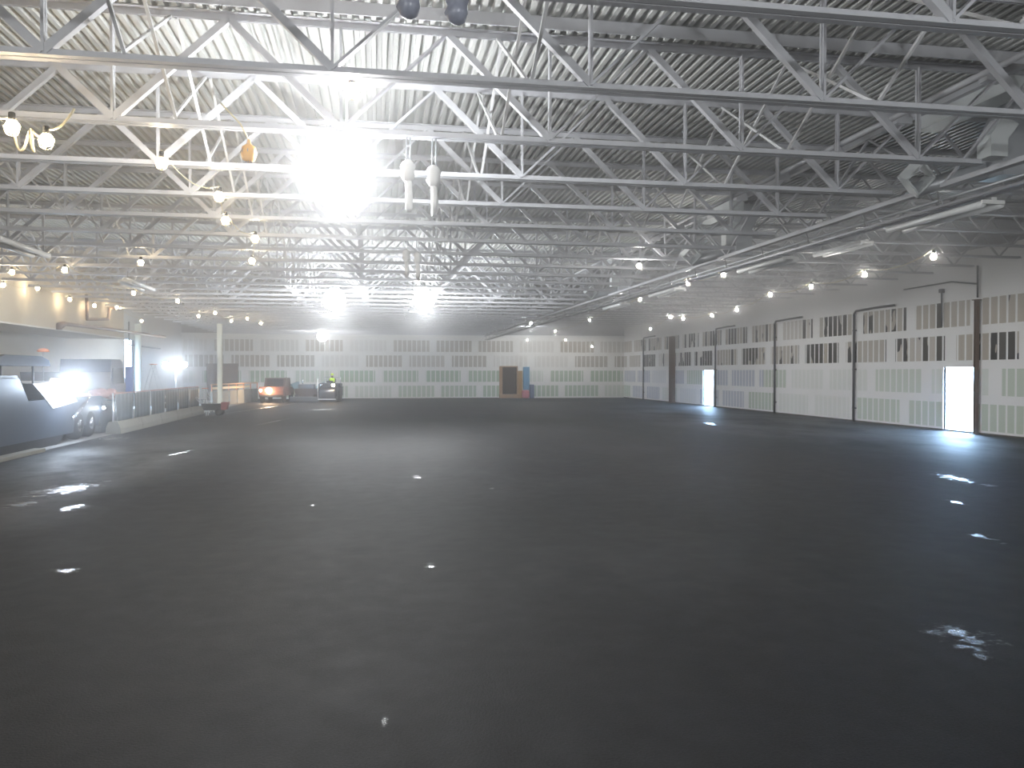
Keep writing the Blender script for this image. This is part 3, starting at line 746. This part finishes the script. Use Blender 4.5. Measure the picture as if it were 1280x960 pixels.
# portable light tower
pt = at_x(220, 480, -12.2)
t = thing('light_tower', 'portable light tower glaring white behind the fence', 'light tower', (-12.2, pt.y, 0))
b = MB(); b.box(-.6, .6, -.9, .9, .45, 1.25, .06); b.obj('generator_body', GREYM, t)
MB().tube([(0, 0, 1.2), (0, 0, 2.55)], .06, 8).obj('mast', WHITE, t)
for s in (-1, 1):
    MB().lathe([(.08, -.08), (.27, -.08), (.3, 0), (.27, .08), (.08, .08)], 14, (s * .68, 0, .3), 'x').obj('wheel', BLACK, t)
MB().bar((-.75, 0, 2.55), (.55, 0, 2.55), .06).obj('crossbar', GALV, t)
for k, s in enumerate((-.6, -.2, .2, .5)):
    b = MB(); b.box(s - .17, s + .17, -.06, .06, 2.60, 2.92, .02); o = b.obj('lamp_head', GREYM, t)
    MB().box(s - .15, s + .15, -.075, -.061, 2.62, 2.90).obj('lens', LEDM, o)
light('lamp', (0, -.4, 2.75), 500, (.8, .9, 1), .2, t); GLARE_PUFF.append(((-12.2, pt.y - .4, 2.75), 3.0, .07))
# tall dark blue panel in the bright doorway
pp = at_x(163, 480, -15.4)
b = MB(); b.box(-.18, .18, -.22, .22, 0, 2.65, .03).box(-.14, .14, -.235, -.22, .3, 2.3)
o = b.obj('blue_locker', mat('deep_blue', (.03, .10, .38), .5)); o.location = (-15.4, pp.y - .3, 0); tag(o, 'tall narrow blue locker standing in the bright left doorway', 'locker')

# ------------------------------------------------------------------ big paver at the left edge
PY = 3.1
def big_paver():
    t = thing('asphalt_paver', 'large dark asphalt paver at the left edge with a glaring work light', 'paver', (0, PY, 0))
    X0, X1 = -12.5, -9.95
    for s, x in (('near', X1 - .45), ('far', X0)):
        b = MB(); pts = [(18.2, .12), (18.0, .45), (18.3, .82), (24.6, .82), (24.95, .45), (24.7, .12), (24.3, 0), (18.6, 0)]
        b.prism(pts, x, x + .42, 'x'); tr_ = b.obj('crawler_track', BLACK, t)
    b = MB(); b.prism([(17.6, .28), (25.7, .28), (25.9, 1.1), (25.4, 1.45), (22.2, 1.45), (21.6, 2.12), (17.6, 2.12)], X0 + .1, X1 - .02, 'x'); b.obj('chassis', NAVY, t)
    # sloping pale engine cover under the lamp
    b = MB(); b.add([(X1 - .04, 22.6, 1.95), (X1 - .04, 25.2, 1.98), (X1 + .02, 26.0, 1.30), (X1 + .02, 23.9, 1.16), (X0 + .8, 22.6, 2.0), (X0 + .8, 25.2, 2.03), (X0 + .8, 26.0, 1.3), (X0 + .8, 23.9, 1.16)],
                  [(0, 1, 2, 3), (4, 7, 6, 5), (0, 4, 5, 1), (1, 5, 6, 2), (2, 6, 7, 3), (3, 7, 4, 0)]); b.obj('engine_cover', PALE, t)
    # hopper with wings at the far end
    b = MB(); b.prism([(25.5, .55), (28.3, .35), (28.9, 1.35), (28.6, 1.42), (25.6, 1.42)], X1 - .2, X1 - .08, 'x'); b.obj('hopper_wing', NAVY, t)
    b = MB(); b.prism([(25.5, .55), (28.3, .35), (28.9, 1.35), (28.6, 1.42), (25.6, 1.42)], X0 + .08, X0 + .2, 'x'); b.obj('hopper_wing', GREYM, t)
    b = MB(); b.prism([(25.5, .3), (28.2, .25), (28.4, .5), (25.5, .6)], X0 + .2, X1 - .2, 'x'); b.obj('hopper_floor', BLACK, t)
    b = MB(); b.lathe([(.05, X0 + .3), (.14, X0 + .3), (.14, X1 - .2), (.05, X1 - .2)], 12, (0, 28.75, .42), 'x'); b.obj('push_roller', CHROME, t)
    b = MB(); b.tube([(X1 + .02, 25.5, .75), (X1 + .02, 26.6, 1.2)], .07, 8); b.tube([(X1 + .02, 26.5, 1.16), (X1 + .02, 27.1, 1.42)], .035, 8); b.obj('hydraulic_ram', CHROME, t)
    for k in range(2):
        b = MB(); b.lathe([(.1, X1 - .42), (.42, X1 - .42), (.47, X1 - .34), (.47, X1 - .14), (.42, X1 - .06), (.1, X1 - .06)], 20, (0, 26.35 + 1.15 * k, .47), 'x'); w = b.obj('wheel', BLACK, t)
        MB().lathe([(.04, X1 - .07), (.2, X1 - .07), (.22, X1 - .03), (.04, X1 - .01)], 12, (0, 26.35 + 1.15 * k, .47), 'x').obj('hub', CHROME, w)
    o = MB().lathe([(.02, 0), (.05, -.02), (.055, -.05), (.03, -.06)], 12, (X1 + .06, 28.5, .98), 'y').obj('side_lamp', LEDM, t)
    light('lamp', (X1 + .4, 28.6, .9), 28, (.85, .92, 1), .08, t)
    # operator deck and canopy
    b = MB(); b.box(X0 + .2, X1 - .1, 18.4, 21.7, 2.12, 2.2); b.obj('operator_deck', GREYM, t)
    for x in (X0 + .35, X1 - .25):
        for y in (21.0, 23.1): MB().tube([(x, y, 1.9 if y > 22 else 2.15), (x, y, 2.5)], .03, 6).obj('canopy_post', GREYM, t)
    b = MB(); b.prism([(20.2, 2.48), (23.9, 2.48), (23.8, 2.66), (23.2, 2.78), (20.8, 2.78), (20.3, 2.66)], X0 + .1, X1 - .05, 'x'); b.obj('canopy', NAVY, t)
    # work light on a post, and an amber beacon
    lp = at_x(76, 479, X1 - .1); lp.y -= PY
    MB().tube([(lp.x, lp.y, 1.55), (lp.x, lp.y, lp.z - .08)], .03, 6).obj('lamp_post', GALV, t)
    o = MB().box(lp.x - .26, lp.x + .1, lp.y - .22, lp.y + .22, lp.z - .16, lp.z + .16, .03).obj('lamp_head', GREYM, t)
    b = MB(); b.box(lp.x + .1, lp.x + .125, lp.y - .2, lp.y + .2, lp.z - .14, lp.z + .14).box(lp.x - .22, lp.x + .08, lp.y - .24, lp.y - .222, lp.z - .14, lp.z + .14); b.obj('lens', LEDM, o)
    GLARE_PUFF.append(((lp.x + .4, lp.y + PY - .4, lp.z), 2.2, .09)); GLARE_PUFF.append(((lp.x, lp.y + PY, 1.6), 6.5, .016))
    light('lamp', (lp.x + .6, lp.y - .5, lp.z), 360, (.66, .80, 1), .16, t)
    bp_ = at_x(54, 440, X1 - 1.2); bp_.y -= PY
    MB().tube([(bp_.x, bp_.y, 1.9), (bp_.x, bp_.y, bp_.z)], .02, 6).obj('beacon_pole', GALV, t)
    MB().lathe([(.16, 0), (.2, .03), (.14, .1), (.05, .13)], 12, tuple(bp_)).obj('beacon', ORANGE, t)
    # screed
    b = MB(); b.box(X0 - .2, X1 - .05, 16.6, 17.5, .05, .55, .04); b.obj('screed', GREYM, t)
    for x in (X0 + .05, X1 - .12): MB().bar((x, 17.2, .6), (x, 22.0, .98), .1, .22).obj('tow_arm', GREYM, t)
    return t
big_paver()
# truck standing behind it
pk = at_x(120, 470, -13.2)
t = thing('dump_truck', 'dark truck with a blue-grey cab behind the big paver', 'truck', (-13.3, pk.y, 0))
b = MB(); b.prism([(-1.1, .7), (1.0, .7), (1.15, 1.7), (.7, 2.75), (.3, 2.9), (-1.0, 2.9), (-1.1, 2.5)], -1.1, 1.1, 'x'); b.obj('cab', mat('truck_blue', (.06, .10, .20), .4), t)
b = MB(); b.prism([(-.8, 1.75), (.85, 1.75), (.6, 2.5), (-.8, 2.5)], 1.1, 1.12, 'x'); b.obj('side_window', mat('dark_glass', (.02, .03, .05), .1), t)
b = MB(); b.prism([(-1.3, 1.0), (-1.3, 2.3), (-5.2, 2.3), (-4.9, 1.0)], -1.15, 1.15, 'x'); b.obj('dump_body', GREYM, t)
for k, yy in enumerate((.2, -2.9, -4.1)):
    for s in (-1, 1): MB().lathe([(.1, -.14), (.42, -.14), (.5, -.08), (.5, .08), (.42, .14), (.1, .14)], 18, (s * 1.0, yy, .5), 'x').obj('wheel', BLACK, t)
MB().box(-.5, .5, -5.0, .9, .6, .95).obj('frame', BLACK, t)

# ------------------------------------------------------------------ machines before the back wall
def person_operator(parent_label, P, rz):
    """one continuous seated figure grown by a skin modifier, with vest and helmet"""
    J = [((0, 0, .50), .15), ((0, 0, .78), .15), ((0, 0, 1.00), .16), ((0, 0, 1.10), .06), ((0, -.01, 1.18), .075), ((0, -.02, 1.30), .095)]
    E = [(0, 1), (1, 2), (2, 3), (3, 4), (4, 5)]
    def add(p, r, par): J.append((p, r)); E.append((par, len(J) - 1)); return len(J) - 1
    for s in (-1, 1):
        a = add((s * .20, 0, 1.03), .07, 2); a = add((s * .27, -.08, .80), .05, a); a = add((s * .20, -.33, .74), .038, a); hnd = add((s * .19, -.42, .76), .032, a)
        for k in range(4): f = add((s * .19 + (k - 1.5) * .018, -.475 - .006 * (k % 2), .765), .009, hnd); add((s * .19 + (k - 1.5) * .018, -.495, .735), .008, f)
        th = add((s * .155, -.44, .77), .010, hnd)
        a = add((s * .10, -.06, .50), .09, 0); a = add((s * .13, -.46, .50), .07, a); a = add((s * .13, -.48, .12), .05, a); add((s * .13, -.62, .06), .04, a)
    me = bpy.data.meshes.new('person'); me.from_pydata([j[0] for j in J], E, []); me.materials.append(CLOTH)
    o = bpy.data.objects.new('person', me); COL.objects.link(o); o.location = P; o.rotation_euler.z = rz
    sk = o.modifiers.new('skin', 'SKIN'); sk.use_smooth_shade = True
    for i, j in enumerate(J): me.skin_vertices[0].data[i].radius = (j[1], j[1])
    me.skin_vertices[0].data[0].use_root = True
    o.modifiers.new('sub', 'SUBSURF').levels = 1; o.modifiers['sub'].render_levels = 2
    tag(o, parent_label, 'person')
    b = MB(); b.lathe([(.15, .58), (.185, .62), (.2, .85), (.215, 1.0), (.16, 1.09), (.08, 1.12)], 14)
    b.v = [(v[0] * 1.12, v[1] * .92, v[2]) for v in b.v]; b.obj('vest', HIVIS, o)
    b = MB(); b.lathe([(.125, 1.33), (.13, 1.36), (.105, 1.43), (.05, 1.47), (.01, 1.475)], 14, (0, -.02, 0)); b.obj('helmet', HIVIS, o)
    b = MB(); b.ball((0, -.085, 1.27), .06, 1, .6, 1.1, 10); b.ball((0, -.13, 1.262), .014, .8, 1, 1.2, 6); b.ball((-.1, -.02, 1.27), .02, .5, 1, 1.3, 6); b.ball((.1, -.02, 1.27), .02, .5, 1, 1.3, 6); b.obj('face', SKIN, o)
    return o
def roller(label, P, rz):
    t = thing('road_roller', label, 'roller', P, rz)
    for y in (-.95, .95):
        b = MB(); b.lathe([(.15, -.6), (.5, -.6), (.53, -.57), (.53, .57), (.5, .6), (.15, .6)], 24, (0, y, .53), 'x'); d = b.obj('drum', mat('drum_steel', (.10, .10, .11), .4, .6), t)
        b = MB()
        for s in (-1, 1): b.prism([(y - .12, .45), (y + .12, .45), (y + .2, 1.1), (y - .2, 1.1)], s * .66 - .04, s * .66 + .04, 'x')
        b.box(-.7, .7, y - .25, y + .25, 1.06, 1.16); b.obj('yoke', NAVY, t)
    b = MB(); b.box(-.62, .62, -1.3, -.35, 1.14, 1.45, .05); b.obj('hood', NAVY, t)
    b = MB(); b.box(-.62, .62, .35, 1.3, 1.14, 1.42, .05); b.obj('rear_body', NAVY, t)
    b = MB(); b.box(-.55, .55, -.4, .45, .6, .85).box(-.3, .3, .1, .5, .85, 1.2, .03); b.obj('operator_seat', BLACK, t)
    b = MB(); b.box(-.25, .25, -.5, -.42, 1.1, 1.62, .02); b.obj('console', BLACK, t)
    b = MB()
    for s in (-1, 1): b.tube([(s * .62, .5, 1.4), (s * .62, .52, 1.9)], .035, 6)
    b.tube([(-.62, .52, 1.9), (.62, .52, 1.9)], .035, 6); b.obj('roll_bar', GALV, t)
    for s in (-1, 1):
        o = MB().lathe([(.03, 0), (.1, -.02), (.11, -.08), (.09, -.1)], 12, (s * .45, -1.28, 1.28), 'y').obj('headlight', CHROME if s < 0 else HEAD, t)
    MB().box(-.68, .68, -1.62, -1.5, .18, .26).obj('scraper_bar', WHITE, t)
    MB().tube([(-.74, -1.3, .3), (-.74, -1.3, 1.75)], .035, 6).obj('edge_marker', WHITE, t)
    return t
pr = at_h(413.5, 501.5, 0); pr = at_y(414, 500, 64.0)
roller('road roller carrying a hi-vis operator before the back wall', (pr.x, 64.0, 0), -.16)
person_operator('person in a hi-vis vest and helmet seated on the road roller', (pr.x + .08, 64.25, .72), -.16)
# second paver, low, left of the roller
pv = at_y(385, 498, 64.5)
t = thing('small_paver', 'low dark paver with a blue-grey hopper between roller and truck', 'paver', (pv.x, 64.5, 0), 1.45)
b = MB(); b.prism([(-.8, .35), (.8, .35), (.9, 1.0), (-.9, 1.0)], -.7, 1.2, 'x'); b.obj('chassis', mat('rusty_dark', (.10, .08, .08), .7), t)
for s in (-1, 1):
    b = MB(); b.prism([(-.7, .0), (.9, .0), (1.1, .25), (.9, .55), (-.7, .55), (-.9, .25)], s * .72 - .16, s * .72 + .16, 'y'); b.obj('crawler_track', BLACK, t)
b = MB(); b.add([(-1.2, -0.85, 1.0), (1.3, -0.85, 1.0), (1.35, -1.1, 1.55), (-1.2, -1.1, 1.35), (-1.2, -0.77, 1.0), (1.3, -0.77, 1.0), (1.35, -1.0, 1.55), (-1.2, -1.0, 1.35)],
              [(0, 1, 2, 3), (4, 7, 6, 5), (0, 4, 5, 1), (1, 5, 6, 2), (2, 6, 7, 3), (3, 7, 4, 0)]); b.obj('hopper_wing', mat('hopper_blue', (.14, .24, .30), .45), t)
b = MB(); b.add([(-1.2, 0.85, 1.0), (1.3, 0.85, 1.0), (1.35, 1.1, 1.55), (-1.2, 1.1, 1.35), (-1.2, 0.77, 1.0), (1.3, 0.77, 1.0), (1.35, 1.0, 1.55), (-1.2, 1.0, 1.35)],
              [(0, 1, 2, 3), (4, 7, 6, 5), (0, 4, 5, 1), (1, 5, 6, 2), (2, 6, 7, 3), (3, 7, 4, 0)]); b.obj('hopper_wing', mat('hopper_blue_far', (.14, .24, .30), .45), t)
b = MB(); b.box(-.7, .0, -.6, .6, 1.0, 1.35, .04); b.obj('engine_cover', GREYM, t)
b = MB(); b.tube([(-.5, .3, 1.3), (-.5, .3, 1.75)], .05, 8); b.obj('exhaust', CHROME, t)
MB().box(-1.5, -1.1, -1.1, 1.1, .03, .4, .03).obj('screed', GREYM, t)
# vehicle with warm headlights
pv = at_y(346, 497, 63.5)
t = thing('utility_vehicle', 'vehicle facing the camera with a glaring warm headlight by the low wall', 'vehicle', (pv.x, 63.5, 0), -.12)
b = MB(); b.prism([(-1.7, .5), (1.9, .5), (1.9, 1.05), (.9, 1.15), (-1.6, 1.2), (-1.75, .9)], -.9, .9, 'x'); b.obj('body', mat('vehicle_maroon', (.16, .07, .06), .45), t)
b = MB(); b.prism([(-.75, 1.15), (1.3, 1.15), (1.0, 1.85), (-.35, 1.85)], -.78, .78, 'x'); b.obj('cab', mat('vehicle_dark_cab', (.10, .07, .07), .4), t)
b = MB(); b.add([(-.68, -.74, 1.2), (.68, -.74, 1.2), (.6, -.42, 1.78), (-.6, -.42, 1.78), (-.68, -.70, 1.2), (.68, -.70, 1.2), (.6, -.38, 1.78), (-.6, -.38, 1.78)], [(0, 1, 2, 3), (4, 7, 6, 5), (0, 4, 5, 1), (1, 5, 6, 2), (2, 6, 7, 3), (3, 7, 4, 0)]); b.obj('windscreen', mat('windscreen_dark', (.03, .03, .04), .1), t)
for x in (-.8, .8):
    for y in (-1.1, 1.2): MB().lathe([(.1, -.1), (.36, -.1), (.4, -.06), (.4, .06), (.36, .1), (.1, .1)], 18, (x, y, .4), 'x').obj('wheel', BLACK, t)
o = MB().lathe([(.05, 0), (.2, -.02), (.22, -.08), (.18, -.13)], 14, (-.15, -1.74, .92), 'y').obj('headlight', HEAD, t)
o = MB().lathe([(.03, 0), (.08, -.02), (.08, -.06)], 10, (-.75, -1.74, .92), 'y').obj('headlight', HEAD, t)
MB().box(-.85, .85, -1.86, -1.74, .42, .6, .03).obj('bumper', BLACK, t)
light('lamp', (-.15, -2.1, .92), 140, (1, .66, .38), .15, t)

# ------------------------------------------------------------------ things leaning at the back doorway
def bxobj(name, lab, cat, px0, px1, z0, z1, d, m, lean=0.0, bev=.02, y=None):
    y = y or YB - .1
    a = at_y(px0, 480, y - d).x; c = at_y(px1, 480, y - d).x
    b = MB(); b.box(a, c, -d, 0, 0, z1 - z0, bev); o = b.obj(name, m); o.location = (0, y, z0); o.rotation_euler.x = lean
    return tag(o, lab, cat)
bxobj('plywood_sheet', 'brown plywood sheet leaning right of the dark back doorway', 'plywood', 647.5, 653, 0, 2.4, .04, PLY, -.0, .005, YB - .12)
bxobj('blue_board', 'tall light blue board standing right of the plywood sheet', 'board', 654.5, 662, .72, 2.75, .25, BLUEB, 0, .02, YB - .2)
o = bxobj('pink_sack', 'pink sack bundle on the floor under the blue board', 'sack', 653, 662, 0, .72, .5, PINK, 0, .14, YB - .15)
bxobj('slate_bin', 'slate blue plastic bin right of the pink sack', 'bin', 662.8, 668, 0, 1.2, .45, SLATE, 0, .05, YB - .1)

# ------------------------------------------------------------------ haze hanging in the hall
hz = MB().box(XL - .15, XR + .15, YF - .15, YB + .15, -.1, ZD + .08).obj('haze', STEEL)
hm = bpy.data.materials.new('haze'); hm.use_nodes = True; nt = hm.node_tree; nt.nodes.clear()
out = nt.nodes.new('ShaderNodeOutputMaterial'); vsn = nt.nodes.new('ShaderNodeVolumeScatter')
vsn.inputs['Anisotropy'].default_value = .45; vsn.inputs['Color'].default_value = (.97, .975, 1, 1)
g = NG(nt); P, X, Y, Z = g.geo()
dens = g.m('ADD', .0045, g.m('MULTIPLY', g.ramp(Z, 2.0, 6.6), .012))          # warm fumes gather under the roof
dens = g.m('ADD', dens, g.m('MULTIPLY', g.m('MULTIPLY', g.ramp(X, 10.0, 19.0), g.ramp(Z, 4.2, 6.0)), g.m('MULTIPLY', g.ramp(Y, 14.0, 26.0), .055)))
for (cx, cy_, cz), rad, k in GLARE_PUFF:                                            # denser haze added about the lamps to imitate their glare
    dd = None
    for a_, c_ in ((X, cx), (Y, cy_), (Z, cz)):
        q_ = g.m('SUBTRACT', a_, c_); q_ = g.m('MULTIPLY', q_, q_); dd = q_ if dd is None else g.m('ADD', dd, q_)
    dens = g.m('ADD', dens, g.m('MULTIPLY', g.m('EXPONENT', g.m('MULTIPLY', dd, -1.0 / rad ** 2)), k))
nt.links.new(dens, vsn.inputs['Density'])
nt.links.new(vsn.outputs[0], out.inputs['Volume'])
hz.data.materials[0] = hm
tag(hz, 'thin grey haze filling the hall', 'haze', kind='stuff')

# ------------------------------------------------------------------ world and render look
w = bpy.data.worlds.new('World'); sc.world = w; w.use_nodes = True
bg = w.node_tree.nodes['Background']; bg.inputs[0].default_value = (.44, .68, 1, 1); bg.inputs[1].default_value = 50
vs_ = sc.view_settings; vs_.view_transform = 'Standard'; vs_.look = 'None'; vs_.gamma = 1; vs_.use_curve_mapping = False; vs_.exposure = 0.12
cy = sc.cycles
cy.volume_step_rate = 1.0; cy.volume_max_steps = 64
cy.use_denoising = True; cy.denoiser = 'OPENIMAGEDENOISE'
cy.max_bounces = 6; cy.diffuse_bounces = 4; cy.glossy_bounces = 3; cy.transmission_bounces = 4; cy.volume_bounces = 0; cy.transparent_max_bounces = 6
cy.sample_clamp_indirect = 8; cy.sample_clamp_direct = 0; cy.use_light_tree = True
cy.caustics_reflective = False; cy.caustics_refractive = False
